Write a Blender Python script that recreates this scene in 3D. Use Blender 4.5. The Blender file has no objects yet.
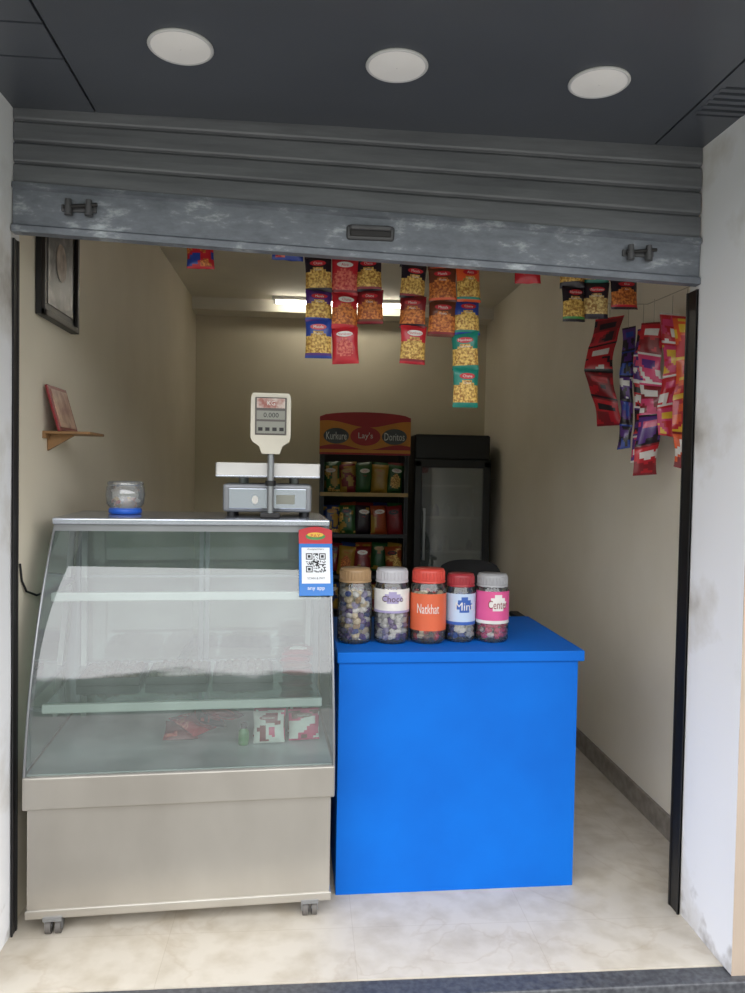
import bpy, math, random
from mathutils import Vector, Matrix, noise
random.seed(7)

# ------------------------------------------------------------------ materials
def lin(c):
    o=[]
    for v in c:
        v/=255.0
        o.append(v/12.92 if v<=0.04045 else ((v+0.055)/1.055)**2.4)
    return (o[0],o[1],o[2],1.0)
MC={}
def mat(name,col,rough=0.5,metal=0.0,var=0.06,scale=8.0,col2=None,bump=0.0,emis=0.0,coat=0.0,spec=0.5,stretch=None,lo=0.35,hi=0.65):
    if name in MC: return MC[name]
    m=bpy.data.materials.new(name); m.use_nodes=True
    nt=m.node_tree; b=nt.nodes["Principled BSDF"]
    c=lin(col)
    if col2 is None:
        k=1-var*2
        c2=(c[0]*k,c[1]*k,c[2]*k,1)
    else: c2=lin(col2)
    tc=nt.nodes.new("ShaderNodeTexCoord")
    n=nt.nodes.new("ShaderNodeTexNoise"); n.inputs["Scale"].default_value=scale; n.inputs["Detail"].default_value=5
    if stretch:
        mp=nt.nodes.new("ShaderNodeMapping"); mp.inputs["Scale"].default_value=stretch
        nt.links.new(tc.outputs["Object"],mp.inputs["Vector"]); nt.links.new(mp.outputs["Vector"],n.inputs["Vector"])
    else:
        nt.links.new(tc.outputs["Object"],n.inputs["Vector"])
    r=nt.nodes.new("ShaderNodeValToRGB")
    r.color_ramp.elements[0].position=lo; r.color_ramp.elements[1].position=hi
    r.color_ramp.elements[0].color=c2; r.color_ramp.elements[1].color=c
    nt.links.new(n.outputs["Fac"],r.inputs["Fac"])
    nt.links.new(r.outputs["Color"],b.inputs["Base Color"])
    b.inputs["Roughness"].default_value=rough; b.inputs["Metallic"].default_value=metal
    b.inputs["Specular IOR Level"].default_value=spec
    b.inputs["Coat Weight"].default_value=coat
    if bump>0:
        bp=nt.nodes.new("ShaderNodeBump"); bp.inputs["Strength"].default_value=bump; bp.inputs["Distance"].default_value=0.01
        nt.links.new(n.outputs["Fac"],bp.inputs["Height"]); nt.links.new(bp.outputs["Normal"],b.inputs["Normal"])
    if emis>0:
        b.inputs["Emission Color"].default_value=c; b.inputs["Emission Strength"].default_value=emis
    MC[name]=m
    return m
def glass(name,tint,refl=0.12,haze=0.06,rough=0.02,hazecol=(210,220,220)):
    if name in MC: return MC[name]
    m=bpy.data.materials.new(name); m.use_nodes=True
    nt=m.node_tree; nt.nodes.clear()
    out=nt.nodes.new("ShaderNodeOutputMaterial")
    tr=nt.nodes.new("ShaderNodeBsdfTransparent"); tr.inputs["Color"].default_value=lin(tint)
    gl=nt.nodes.new("ShaderNodeBsdfGlossy"); gl.inputs["Roughness"].default_value=rough
    df=nt.nodes.new("ShaderNodeBsdfDiffuse"); df.inputs["Color"].default_value=lin(hazecol)
    fr=nt.nodes.new("ShaderNodeFresnel"); fr.inputs["IOR"].default_value=1.5
    ad=nt.nodes.new("ShaderNodeMath"); ad.operation='MULTIPLY_ADD'; ad.inputs[1].default_value=1.3; ad.inputs[2].default_value=refl
    ad.use_clamp=True
    nt.links.new(fr.outputs[0],ad.inputs[0])
    m1=nt.nodes.new("ShaderNodeMixShader"); m2=nt.nodes.new("ShaderNodeMixShader")
    tc=nt.nodes.new("ShaderNodeTexCoord")
    n=nt.nodes.new("ShaderNodeTexNoise"); n.inputs["Scale"].default_value=6; n.inputs["Detail"].default_value=4
    nt.links.new(tc.outputs["Object"],n.inputs["Vector"])
    mm=nt.nodes.new("ShaderNodeMath"); mm.operation='MULTIPLY'; mm.inputs[1].default_value=haze*2
    nt.links.new(n.outputs["Fac"],mm.inputs[0])
    nt.links.new(mm.outputs[0],m1.inputs[0]); nt.links.new(tr.outputs[0],m1.inputs[1]); nt.links.new(df.outputs[0],m1.inputs[2])
    nt.links.new(ad.outputs[0],m2.inputs[0]); nt.links.new(m1.outputs[0],m2.inputs[1]); nt.links.new(gl.outputs[0],m2.inputs[2])
    nt.links.new(m2.outputs[0],out.inputs["Surface"])
    MC[name]=m
    return m

# ------------------------------------------------------------------ builder
TXT={}
class B:
    def __init__(s): s.v=[];s.f=[];s.mi=[];s.m=[];s.sm=[]
    def mid(s,m):
        if m not in s.m: s.m.append(m)
        return s.m.index(m)
    def add(s,vs,fs,m,M=None,smooth=False):
        o=len(s.v)
        for p in vs:
            p=Vector(p)
            s.v.append(M@p if M is not None else p)
        ml=m if isinstance(m,list) else None
        k=None if ml else s.mid(m)
        for i,f in enumerate(fs):
            s.f.append([a+o for a in f]); s.mi.append(s.mid(ml[i]) if ml else k); s.sm.append(smooth)
    def box(s,lo,hi,m,M=None,bev=0.0):
        x0,y0,z0=lo;x1,y1,z1=hi
        if bev<=0:
            vs=[(x0,y0,z0),(x1,y0,z0),(x1,y1,z0),(x0,y1,z0),(x0,y0,z1),(x1,y0,z1),(x1,y1,z1),(x0,y1,z1)]
            fs=[(0,3,2,1),(4,5,6,7),(0,1,5,4),(1,2,6,5),(2,3,7,6),(3,0,4,7)]
            s.add(vs,fs,m,M)
        else:
            import bmesh
            bm=bmesh.new()
            bmesh.ops.create_cube(bm,size=1)
            bmesh.ops.scale(bm,vec=(x1-x0,y1-y0,z1-z0),verts=bm.verts)
            bmesh.ops.translate(bm,vec=((x0+x1)/2,(y0+y1)/2,(z0+z1)/2),verts=bm.verts)
            bmesh.ops.bevel(bm,geom=list(bm.edges)+list(bm.verts),offset=bev,segments=3,affect='EDGES',profile=0.5)
            bm.verts.index_update()
            s.add([v.co.copy() for v in bm.verts],[[v.index for v in f.verts] for f in bm.faces],m,M)
            bm.free()
    def cyl(s,p0,p1,r0,r1,m,seg=20,M=None,caps=True):
        p0=Vector(p0);p1=Vector(p1);d=(p1-p0).normalized()
        a=d.orthogonal().normalized();b=d.cross(a)
        vs=[]
        for p,r in((p0,r0),(p1,r1)):
            for i in range(seg):
                t=2*math.pi*i/seg
                vs.append(p+a*math.cos(t)*r+b*math.sin(t)*r)
        fs=[(i,(i+1)%seg,seg+(i+1)%seg,seg+i) for i in range(seg)]
        s.add(vs,fs,m,M,True)
        if caps:
            s.add(vs,[list(range(seg))[::-1],list(range(seg,2*seg))],m,M)
    def tube(s,pts,r,m,seg=8,M=None):
        for i in range(len(pts)-1): s.cyl(pts[i],pts[i+1],r,r,m,seg,M)
    def lathe(s,prof,c,m,seg=32,M=None,smooth=True):
        vs=[]
        for r,z in prof:
            for i in range(seg):
                t=2*math.pi*i/seg
                vs.append((c[0]+r*math.cos(t),c[1]+r*math.sin(t),c[2]+z))
        for j in range(len(prof)-1):
            mm=m[j] if isinstance(m,list) else m
            fs=[(j*seg+i,j*seg+(i+1)%seg,(j+1)*seg+(i+1)%seg,(j+1)*seg+i) for i in range(seg)]
            o=len(s.v)
            if j==0: base=o; s.add(vs,fs,mm,M,smooth)
            else:
                k=s.mid(mm)
                for f in fs: s.f.append([a+base for a in f]); s.mi.append(k); s.sm.append(smooth)
    def grid(s,fn,nu,nv,mf,M=None,smooth=True):
        vs=[fn(i/nu,j/nv) for j in range(nv+1) for i in range(nu+1)]
        fs=[];ml=[]
        for j in range(nv):
            for i in range(nu):
                a=j*(nu+1)+i
                fs.append((a,a+1,a+nu+2,a+nu+1)); ml.append(mf((i+.5)/nu,(j+.5)/nv) if callable(mf) else mf)
        s.add(vs,fs,ml,M,smooth)
    def disc(s,c,rx,ry,m,M=None,seg=28):
        vs=[(c[0]+rx*math.cos(2*math.pi*i/seg),c[1],c[2]+ry*math.sin(2*math.pi*i/seg)) for i in range(seg)]
        s.add(vs,[list(range(seg))],m,M)
    def blob(s,c,r,m,M=None,nu=8,nv=5,jit=0.0):
        vs=[];fs=[]
        ax=Matrix.Rotation(random.uniform(0,6.28),3,Vector((random.random(),random.random(),random.random()+.01)).normalized()) if jit>0 else Matrix.Identity(3)
        for j in range(nv+1):
            ph=math.pi*j/nv
            for i in range(nu):
                t=2*math.pi*i/nu
                q=Vector((r[0]*math.sin(ph)*math.cos(t),r[1]*math.sin(ph)*math.sin(t),r[2]*math.cos(ph)))
                if jit: q*=1+random.uniform(-jit,jit)
                vs.append(Vector(c)+ax@q)
        for j in range(nv):
            for i in range(nu):
                fs.append((j*nu+i,(j+1)*nu+i,(j+1)*nu+(i+1)%nu,j*nu+(i+1)%nu))
        s.add(vs,fs,m,M,jit==0)
    def text(s,t,c,h,m,M=None,bold=0.0,maxw=None,rot=0):
        key=(t,bold)
        if key not in TXT:
            cu=bpy.data.curves.new("t",'FONT'); cu.body=t; cu.align_x='CENTER'; cu.align_y='CENTER'; cu.resolution_u=2; cu.offset=bold
            ob=bpy.data.objects.new("t",cu); bpy.context.collection.objects.link(ob)
            bpy.context.view_layer.update()
            me=bpy.data.meshes.new_from_object(ob.evaluated_get(bpy.context.evaluated_depsgraph_get()))
            vs=[v.co.copy() for v in me.vertices]; fs=[list(p.vertices) for p in me.polygons]
            bpy.data.objects.remove(ob); bpy.data.meshes.remove(me)
            TXT[key]=(vs,fs)
        vs,fs=TXT[key]
        if not vs: return
        w=max(v.x for v in vs)-min(v.x for v in vs); hh=max(v.y for v in vs)-min(v.y for v in vs)
        k=h/hh; kx=k
        if maxw and w*k>maxw: kx=maxw/w
        cr,sr=math.cos(rot),math.sin(rot)
        cy=(max(v.y for v in vs)+min(v.y for v in vs))/2
        out=[]
        for v in vs:
            x=v.x*kx;z=(v.y-cy)*k
            out.append((c[0]+x*cr-z*sr,c[1],c[2]+x*sr+z*cr))
        s.add(out,fs,m,M)
    def obj(s,name,M=None,bevel=0.0,parent=None):
        vs=[(M@v if M is not None else v) for v in s.v]
        xs=[v.x for v in vs];ys=[v.y for v in vs];zs=[v.z for v in vs]
        o=Vector(((min(xs)+max(xs))/2,(min(ys)+max(ys))/2,min(zs)))
        me=bpy.data.meshes.new(name)
        me.from_pydata([v-o for v in vs],[],s.f)
        for m in s.m: me.materials.append(m)
        for p,k,sm in zip(me.polygons,s.mi,s.sm): p.material_index=k; p.use_smooth=sm
        me.update()
        ob=bpy.data.objects.new(name,me); ob.location=o
        bpy.context.collection.objects.link(ob)
        return ob
def T(x,y,z,rz=0,rx=0,ry=0):
    return Matrix.Translation((x,y,z))@Matrix.Rotation(rz,4,'Z')@Matrix.Rotation(ry,4,'Y')@Matrix.Rotation(rx,4,'X')

# ------------------------------------------------------------------ shared materials
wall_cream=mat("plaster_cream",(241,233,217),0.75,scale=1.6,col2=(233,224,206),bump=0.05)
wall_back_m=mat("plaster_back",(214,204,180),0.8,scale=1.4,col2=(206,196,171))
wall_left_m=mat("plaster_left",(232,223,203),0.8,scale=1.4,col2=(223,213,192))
beige=mat("pier_paint_beige",(170,154,138),0.8,scale=3)
steel=mat("stainless_steel",(190,186,178),0.32,0.80,scale=1.6,col2=(166,161,153),stretch=(1.5,1,0.8),lo=0.3,hi=0.7)
steel_d=mat("steel_trim",(150,152,155),0.35,0.8,scale=6)
steel_top=mat("steel_top",(190,195,205),0.25,0.8,scale=5)
black=mat("black_paint",(22,22,24),0.4,scale=10)
black_pl=mat("black_plastic",(16,16,18),0.45,scale=10)
dark_metal=mat("dark_metal",(48,46,46),0.5,0.3,scale=14)
white_pl=mat("white_plastic",(214,212,208),0.4,scale=6)
wood=mat("shelf_wood",(150,112,72),0.55,scale=9,col2=(120,88,54),stretch=(1,8,1))
def pier_mat():
    m=bpy.data.materials.new("plaster_whitewash"); m.use_nodes=True; nt=m.node_tree; b=nt.nodes["Principled BSDF"]
    tc=nt.nodes.new("ShaderNodeTexCoord")
    n=nt.nodes.new("ShaderNodeTexNoise"); n.inputs["Scale"].default_value=1.9; n.inputs["Detail"].default_value=9; n.inputs["Roughness"].default_value=0.55
    nt.links.new(tc.outputs["Object"],n.inputs["Vector"])
    r=nt.nodes.new("ShaderNodeValToRGB"); e=r.color_ramp.elements
    e[0].position=0.30; e[0].color=lin((176,170,162)); e[1].position=0.46; e[1].color=lin((234,234,236))
    x=e.new(0.37); x.color=lin((214,211,207))
    nt.links.new(n.outputs["Fac"],r.inputs["Fac"])
    sp=nt.nodes.new("ShaderNodeSeparateXYZ"); nt.links.new(tc.outputs["Object"],sp.inputs[0])
    n2=nt.nodes.new("ShaderNodeTexNoise"); n2.inputs["Scale"].default_value=9; n2.inputs["Detail"].default_value=8
    nt.links.new(tc.outputs["Object"],n2.inputs["Vector"])
    ma=nt.nodes.new("ShaderNodeMath"); ma.operation='MULTIPLY_ADD'; ma.inputs[1].default_value=0.9
    nt.links.new(n2.outputs["Fac"],ma.inputs[0]); nt.links.new(sp.outputs["Z"],ma.inputs[2])
    r2=nt.nodes.new("ShaderNodeValToRGB"); r2.color_ramp.elements[0].position=0.60; r2.color_ramp.elements[0].color=lin((168,160,150)); r2.color_ramp.elements[1].position=0.80; r2.color_ramp.elements[1].color=(1,1,1,1)
    nt.links.new(ma.outputs[0],r2.inputs["Fac"])
    mx=nt.nodes.new("ShaderNodeMix"); mx.data_type='RGBA'; mx.blend_type='MULTIPLY'; mx.inputs["Factor"].default_value=1
    nt.links.new(r.outputs["Color"],mx.inputs["A"]); nt.links.new(r2.outputs["Color"],mx.inputs["B"])
    nt.links.new(mx.outputs["Result"],b.inputs["Base Color"]); b.inputs["Roughness"].default_value=0.88
    bp=nt.nodes.new("ShaderNodeBump"); bp.inputs["Strength"].default_value=0.2; bp.inputs["Distance"].default_value=0.01
    nt.links.new(n.outputs["Fac"],bp.inputs["Height"]); nt.links.new(bp.outputs["Normal"],b.inputs["Normal"])
    return m
wall_white=pier_mat()
# ------------------------------------------------------------------ room shell
YF=2.55; ZS=2.69
XL=-0.965; XR=1.58; YB=6.7; ZC=2.98
PXR=1.347; PXL=-0.95
def floor_mat():
    m=bpy.data.materials.new("tile_floor"); m.use_nodes=True; nt=m.node_tree; b=nt.nodes["Principled BSDF"]
    tc=nt.nodes.new("ShaderNodeTexCoord")
    br=nt.nodes.new("ShaderNodeTexBrick"); br.offset=0.0
    br.inputs["Scale"].default_value=1.0; br.inputs["Brick Width"].default_value=0.61; br.inputs["Row Height"].default_value=0.61
    br.inputs["Mortar Size"].default_value=0.0014; br.inputs["Mortar Smooth"].default_value=0.3
    br.inputs["Color1"].default_value=(1,1,1,1); br.inputs["Color2"].default_value=(0.98,0.98,0.98,1); br.inputs["Mortar"].default_value=(0.86,0.84,0.81,1)
    mp=nt.nodes.new("ShaderNodeMapping"); mp.inputs["Location"].default_value=(0.12,0.22,0)
    nt.links.new(tc.outputs["Object"],mp.inputs["Vector"]); nt.links.new(mp.outputs["Vector"],br.inputs["Vector"])
    n=nt.nodes.new("ShaderNodeTexNoise"); n.inputs["Scale"].default_value=1.7; n.inputs["Detail"].default_value=7; n.inputs["Distortion"].default_value=0.8
    nt.links.new(tc.outputs["Object"],n.inputs["Vector"])
    r=nt.nodes.new("ShaderNodeValToRGB")
    e=r.color_ramp.elements; e[0].position=0.3; e[0].color=lin((198,190,176)); e[1].position=0.75; e[1].color=lin((203,196,183))
    x=e.new(0.49); x.color=lin((201,193,179)); x=e.new(0.503); x.color=lin((194,184,168)); x=e.new(0.516); x.color=lin((202,194,180))
    nt.links.new(n.outputs["Fac"],r.inputs["Fac"])
    mx=nt.nodes.new("ShaderNodeMix"); mx.data_type='RGBA'; mx.blend_type='MULTIPLY'; mx.inputs["Factor"].default_value=1
    nt.links.new(r.outputs["Color"],mx.inputs["A"]); nt.links.new(br.outputs["Color"],mx.inputs["B"])
    n2=nt.nodes.new("ShaderNodeTexNoise"); n2.inputs["Scale"].default_value=9; n2.inputs["Detail"].default_value=10
    nt.links.new(tc.outputs["Object"],n2.inputs["Vector"])
    r2=nt.nodes.new("ShaderNodeValToRGB"); r2.color_ramp.elements[0].position=0.3; r2.color_ramp.elements[0].color=lin((224,219,210)); r2.color_ramp.elements[1].position=0.58; r2.color_ramp.elements[1].color=(1,1,1,1)
    nt.links.new(n2.outputs["Fac"],r2.inputs["Fac"])
    m2=nt.nodes.new("ShaderNodeMix"); m2.data_type='RGBA'; m2.blend_type='MULTIPLY'; m2.inputs["Factor"].default_value=0.8
    nt.links.new(mx.outputs["Result"],m2.inputs["A"]); nt.links.new(r2.outputs["Color"],m2.inputs["B"])
    nt.links.new(m2.outputs["Result"],b.inputs["Base Color"])
    b.inputs["Roughness"].default_value=0.45
    return m
b=B(); b.box((-1.6,2.27,-0.12),(2.2,6.9,0.0),floor_mat()); b.obj("floor")
granite=mat("dark_granite",(82,84,88),0.45,scale=60,col2=(56,57,62))
b=B(); b.box((-1.6,2.19,-0.13),(2.2,2.27,-0.003),granite,bev=0.006); b.box((-1.6,2.21,-0.30),(2.2,2.30,-0.12),granite); b.obj("trim_threshold")
conc=mat("street_concrete",(140,137,132),0.85,scale=2.5,col2=(112,109,104),bump=0.2)
b=B(); b.box((-9,-12,-0.34),(9,2.3,-0.30),conc); b.obj("ground")

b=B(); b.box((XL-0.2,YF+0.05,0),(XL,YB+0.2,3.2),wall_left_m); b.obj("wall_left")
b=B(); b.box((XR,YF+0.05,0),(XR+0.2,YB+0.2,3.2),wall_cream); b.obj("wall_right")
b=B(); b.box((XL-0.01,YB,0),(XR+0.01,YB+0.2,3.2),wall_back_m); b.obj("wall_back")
ceil_m=mat("ceiling_paint",(226,220,204),0.85,scale=2)
b=B(); b.box((XL-0.01,YF+0.05,ZC),(XR+0.01,YB+0.2,ZC+0.15),ceil_m)
b.box((XL,6.45,ZC-0.10),(XR,YB,ZC+0.01),ceil_m); b.obj("ceiling")
b=B(); b.box((XL-0.01,YF+0.08,2.52),(XR+0.01,YF+0.2,3.1),wall_cream); b.obj("wall_lintel")
def pier(name,xin,sgn):
    b=B()
    y0,y1=2.22,YF+0.06
    def fin(u,v):
        y=y0+(y1-y0)*u; z=v*ZS
        d=0.004*noise.noise(Vector((y*5,z*3,sgn*3)))
        return (xin+d,y,z)
    if sgn>0: b.grid(fin,10,40,wall_white)
    else: b.grid(lambda u,v:fin(1-u,v),10,40,wall_white)
    xo=xin+sgn*0.9
    b.add([(xin,y0,0),(xo,y0,0),(xo,y0,ZS),(xin,y0,ZS)],[(0,1,2,3)],beige)
    b.add([(xin,y1,0),(xo,y1,0),(xo,y1,ZS),(xin,y1,ZS)],[(3,2,1,0)],wall_white)
    b.add([(xo,y0,0),(xo,y1,0),(xo,y1,ZS),(xo,y0,ZS)],[(0,1,2,3)],beige)
    b.add([(xin,y0,-0.3),(xo,y0,-0.3),(xo,y0,0),(xin,y0,0)],[(0,1,2,3)],beige)
    b.obj(name)
pier("wall_pier_right",PXR,1)
pier("wall_pier_left",PXL,-1)
base_m=mat("baseboard_granite",(150,142,132),0.4,scale=20,col2=(120,112,102))
b=B(); b.box((XR-0.015,YF+0.1,0),(XR+0.005,YB,0.10),base_m); b.obj("baseboard_right")
b=B(); b.box((XL-0.005,3.30,0),(XL+0.010,YB,0.10),base_m); b.obj("baseboard_left")
b=B(); b.box((XL,YB-0.012,0),(XR,YB+0.005,0.10),base_m); b.obj("baseboard_back")

b=B(); b.box((PXR-0.009,2.545,0),(PXR-0.004,2.615,2.205),black); b.box((PXR-0.012,2.545,0),(PXR-0.004,2.552,2.205),black); b.box((PXR-0.012,2.605,0),(PXR-0.004,2.615,2.205),black); b.obj("shutter_guide_rail")
b=B(); b.box((PXL+0.004,2.545,0),(PXL+0.009,2.552,2.28),dark_metal); b.box((PXL+0.003,2.545,0),(PXL+0.006,2.59,2.28),dark_metal); b.box((PXL+0.004,2.58,0),(PXL+0.009,2.59,2.28),dark_metal); b.obj("shutter_guide_rail")

# soffit
sof=mat("soffit_panel_grey",(84,88,95),0.30,0.1,scale=1.2,col2=(76,80,87))
gap=mat("panel_gap",(14,14,16),0.8,scale=5)
b=B()
b.box((-2.2,1.30,ZS+0.012),(2.6,2.70,ZS+0.16),gap)
def pnl(x0,x1,y0,y1): b.box((x0,y0,ZS),(x1,y1,ZS+0.014),sof)
pnl(-0.687,1.167,1.30,2.62)
pnl(-2.2,-0.695,1.30,2.058); pnl(-2.2,-0.695,2.067,2.228); pnl(-2.2,-0.695,2.237,2.62)
pnl(1.175,2.6,1.30,2.15); pnl(1.175,2.6,2.33,2.62)
for i in range(5):
    y=2.16+i*0.034
    b.box((1.19,y,ZS-0.002),(2.6,y+0.018,ZS+0.01),sof)
b.box((1.175,2.15,ZS),(1.20,2.33,ZS+0.014),sof)
b.obj("ceiling_soffit")
lampm=mat("lamp_diffuser",(228,226,222),0.5,scale=3,emis=0.10)
lampr=mat("lamp_rim",(205,205,205),0.4,scale=3)
for (x,y) in ((-0.355,2.126),(0.235,2.149),(0.825,2.169)):
    b=B()
    b.lathe([(0.086,0.0),(0.088,-0.004),(0.083,-0.008),(0.079,-0.006)],(x,y,ZS),lampr,40)
    b.lathe([(0.079,-0.006),(0.05,-0.009),(0.001,-0.010)],(x,y,ZS),lampm,40)
    b.obj("recessed_downlight")

# ------------------------------------------------------------------ rolling shutter
def shutter_mat(name,c1,c2,worn,lo,hi,st):
    m=bpy.data.materials.new(name); m.use_nodes=True; nt=m.node_tree; bs=nt.nodes["Principled BSDF"]
    tc=nt.nodes.new("ShaderNodeTexCoord")
    mp=nt.nodes.new("ShaderNodeMapping"); mp.inputs["Scale"].default_value=st
    nt.links.new(tc.outputs["Object"],mp.inputs["Vector"])
    n=nt.nodes.new("ShaderNodeTexNoise"); n.inputs["Scale"].default_value=1.6; n.inputs["Detail"].default_value=10; n.inputs["Roughness"].default_value=0.7
    nt.links.new(mp.outputs["Vector"],n.inputs["Vector"])
    r=nt.nodes.new("ShaderNodeValToRGB"); e=r.color_ramp.elements
    e[0].position=0.3; e[0].color=lin(c2); e[1].position=hi; e[1].color=lin(worn)
    x=e.new(lo); x.color=lin(c1)
    nt.links.new(n.outputs["Fac"],r.inputs["Fac"]); nt.links.new(r.outputs["Color"],bs.inputs["Base Color"])
    bs.inputs["Roughness"].default_value=0.5; bs.inputs["Metallic"].default_value=0.2
    return m
slat_m=shutter_mat("shutter_slat_paint",(117,119,123),(96,98,103),(132,135,138),0.56,0.80,(1.0,3,9))
rail_m=shutter_mat("shutter_rail_worn",(124,129,137),(98,103,111),(196,202,207),0.55,0.71,(4,6,10))
def zbot(x): return 2.456-0.078*(x-PXL)/2.30
b=B()
XS0,XS1=PXL+0.003,PXR-0.003
NS=4; YS=2.552
prof=[]
for k in range(NS):
    for (t,d) in ((0,0.006),(0.04,0.010),(0.08,0.000),(0.14,-0.003),(0.5,-0.0045),(0.86,-0.0045),(0.94,-0.002),(0.98,0.005)):
        prof.append(((k+t)/NS,d))
prof.append((1.0,0.0))
vs=[];fs=[];nx=60
for (t,d) in prof:
    for i in range(nx+1):
        x=XS0+(XS1-XS0)*i/nx
        zt=2.72-0.01*i/nx
        dent=0.003*noise.noise(Vector((x*3,t*4,1.7)))
        vs.append((x,YS+d+dent,zt+(zbot(x)-zt)*t))
for j in range(len(prof)-1):
    for i in range(nx):
        a=j*(nx+1)+i; fs.append((a+nx+1,a+nx+2,a+1,a))
b.add(vs,fs,slat_m)
RP=[(0.0,0.0),(0.0,-0.014),(0.016,-0.018),(0.022,-0.006),(0.13,-0.006),(0.138,-0.018),(0.158,-0.018),(0.160,0.016),(0.0,0.016)]
vs=[];fs=[]
for (dz,dy) in RP:
    for i in range(nx+1):
        x=XS0+(XS1-XS0)*i/nx; vs.append((x,YS+dy+0.002*noise.noise(Vector((x*4,dz*9,5))),zbot(x)-dz))
for j in range(len(RP)-1):
    for i in range(nx):
        a=j*(nx+1)+i; fs.append((a+nx+1,a+nx+2,a+1,a))
b.add(vs,fs,rail_m)
hm=mat("shutter_hardware",(92,92,94),0.5,0.4,scale=20)
x=0.20; z=zbot(x)-0.074
b.box((x-0.080,YS-0.016,z-0.022),(x+0.080,YS,z+0.026),hm,bev=0.010)
b.box((x-0.068,YS-0.022,z-0.012),(x+0.068,YS-0.014,z+0.012),dark_metal,bev=0.003)
b.box((x-0.068,YS-0.034,z+0.006),(x+0.068,YS-0.014,z+0.022),hm,bev=0.006)
for x in (-0.74,1.12):
    z=zbot(x)-0.070
    b.box((x-0.055,YS-0.014,z-0.010),(x+0.055,YS-0.004,z+0.012),hm,bev=0.003)
    for dx in (-0.030,0.034):
        b.cyl((x+dx,YS-0.022,z-0.024),(x+dx,YS-0.022,z+0.026),0.013,0.010,hm,12)
    b.cyl((x-0.045,YS-0.024,z),(x+0.06,YS-0.024,z+0.012),0.006,0.006,dark_metal,10)
b.obj("rolling_shutter")

# ------------------------------------------------------------------ display case
CM=Matrix.Translation((-0.908,2.530,0))@Matrix.Rotation(math.radians(3.6),4,'Z')
W=1.025; ZT=1.372
gl_case=glass("case_glass",(222,236,232),0.07,0.08)
gl_side=glass("case_side_glass",(216,232,228),0.03,0.05)
gl_shelf=glass("case_shelf_glass",(200,224,218),0.08,0.16)
def gy(z):
    t=max(0,min(1,(z-0.53)/(ZT-0.03-0.53)))
    return 0.012+0.235*(t**2.2)
b=B()
b.box((0.012,0.02,0.060),(W-0.012,0.70,0.435),steel)
b.box((0,0,0.425),(W,0.69,0.535),steel,bev=0.006)
b.box((0.006,0.014,0.055),(W-0.006,0.70,0.085),steel,bev=0.004)
LT=0.040
b.box((LT-0.006,0.215,ZT-0.024),(W-0.012,0.69,ZT),steel_top,bev=0.006)
b.box((LT,0.235,ZT-0.048),(W-0.018,0.258,ZT-0.022),steel_d)
for x in (0.012,W-0.034):
    b.box((x,0.655,0.52),(x+0.022,0.685,ZT-0.02),steel_d)
N=22
zz=[0.530+(ZT-0.025-0.530)*i/N for i in range(N+1)]
def gl_(z): return 0.004+(LT-0.006)*max(0,(z-0.525)/(ZT-0.55))
def gr_(z): return W-0.004-0.012*max(0,(z-0.525)/(ZT-0.55))
b.tube([(gl_(z),gy(z),z) for z in zz],0.005,steel_d,8)
b.tube([(gr_(z),gy(z),z) for z in zz],0.005,steel_d,8)
vs=[];fs=[]
for z in zz: vs+= [(gl_(z),gy(z),z),(gr_(z),gy(z),z)]
for i in range(N): fs.append((2*i,2*i+1,2*i+3,2*i+2))
b.add(vs,fs,gl_case,None,True)
for fx_ in (gl_,gr_):
    ring=[(fx_(z),gy(z)+0.004,z) for z in zz]+[(fx_(ZT),0.67,ZT-0.027),(fx_(0.525),0.67,0.530)]
    b.add(ring,[list(range(len(ring)))],gl_side)
b.box((0.03,0.672,0.525),(0.54,0.676,ZT-0.03),gl_side)
b.box((0.51,0.680,0.525),(W-0.03,0.684,ZT-0.03),gl_side)
for x in (0.03,0.51,0.535,W-0.05): b.box((x,0.670,0.525),(x+0.016,0.688,ZT-0.03),steel_d)
b.box((0.02,0.665,0.525),(W-0.02,0.69,0.55),steel_d)
deck=mat("case_deck",(200,208,208),0.3,0.1,scale=4)
b.box((0.01,0.02,0.530),(W-0.01,0.67,0.538),deck)
for (z,yf) in ((0.742,0.07),(1.10,0.18)):
    b.box((0.05,yf,z),(W-0.05,0.65,z+0.006),gl_shelf)
    b.box((0.045,yf-0.012,z-0.016),(W-0.045,yf+0.006,z+0.014),white_pl,bev=0.004)
    b.box((0.045,0.64,z-0.014),(W-0.045,0.66,z+0.010),steel_d)
    for x in (0.045,W-0.065):
        b.box((x,yf,z-0.014),(x+0.02,0.65,z+0.002),steel_top)
for x in (0.05,W-0.07): b.box((x,0.61,0.53),(x+0.02,0.63,ZT-0.03),white_pl)
rub=mat("caster_wheel",(96,92,88),0.6,scale=10)
for (x,y) in ((0.095,0.030),(0.945,0.035),(0.095,0.64),(0.945,0.64)):
    b.box((x-0.03,y-0.025,0.050),(x+0.03,y+0.03,0.062),steel_d)
    for dx in (-0.02,0.012):
        b.cyl((x+dx-0.004,y,0.025),(x+dx+0.014,y,0.025),0.025,0.025,rub,20)
        b.cyl((x+dx-0.006,y,0.025),(x+dx+0.016,y,0.025),0.008,0.008,steel_d,12)
    b.box((x-0.028,y-0.010,0.018),(x-0.024,y+0.014,0.055),steel_d)
    b.box((x+0.026,y-0.010,0.018),(x+0.030,y+0.014,0.055),steel_d)
b.obj("glass_display_case",CM)

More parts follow.
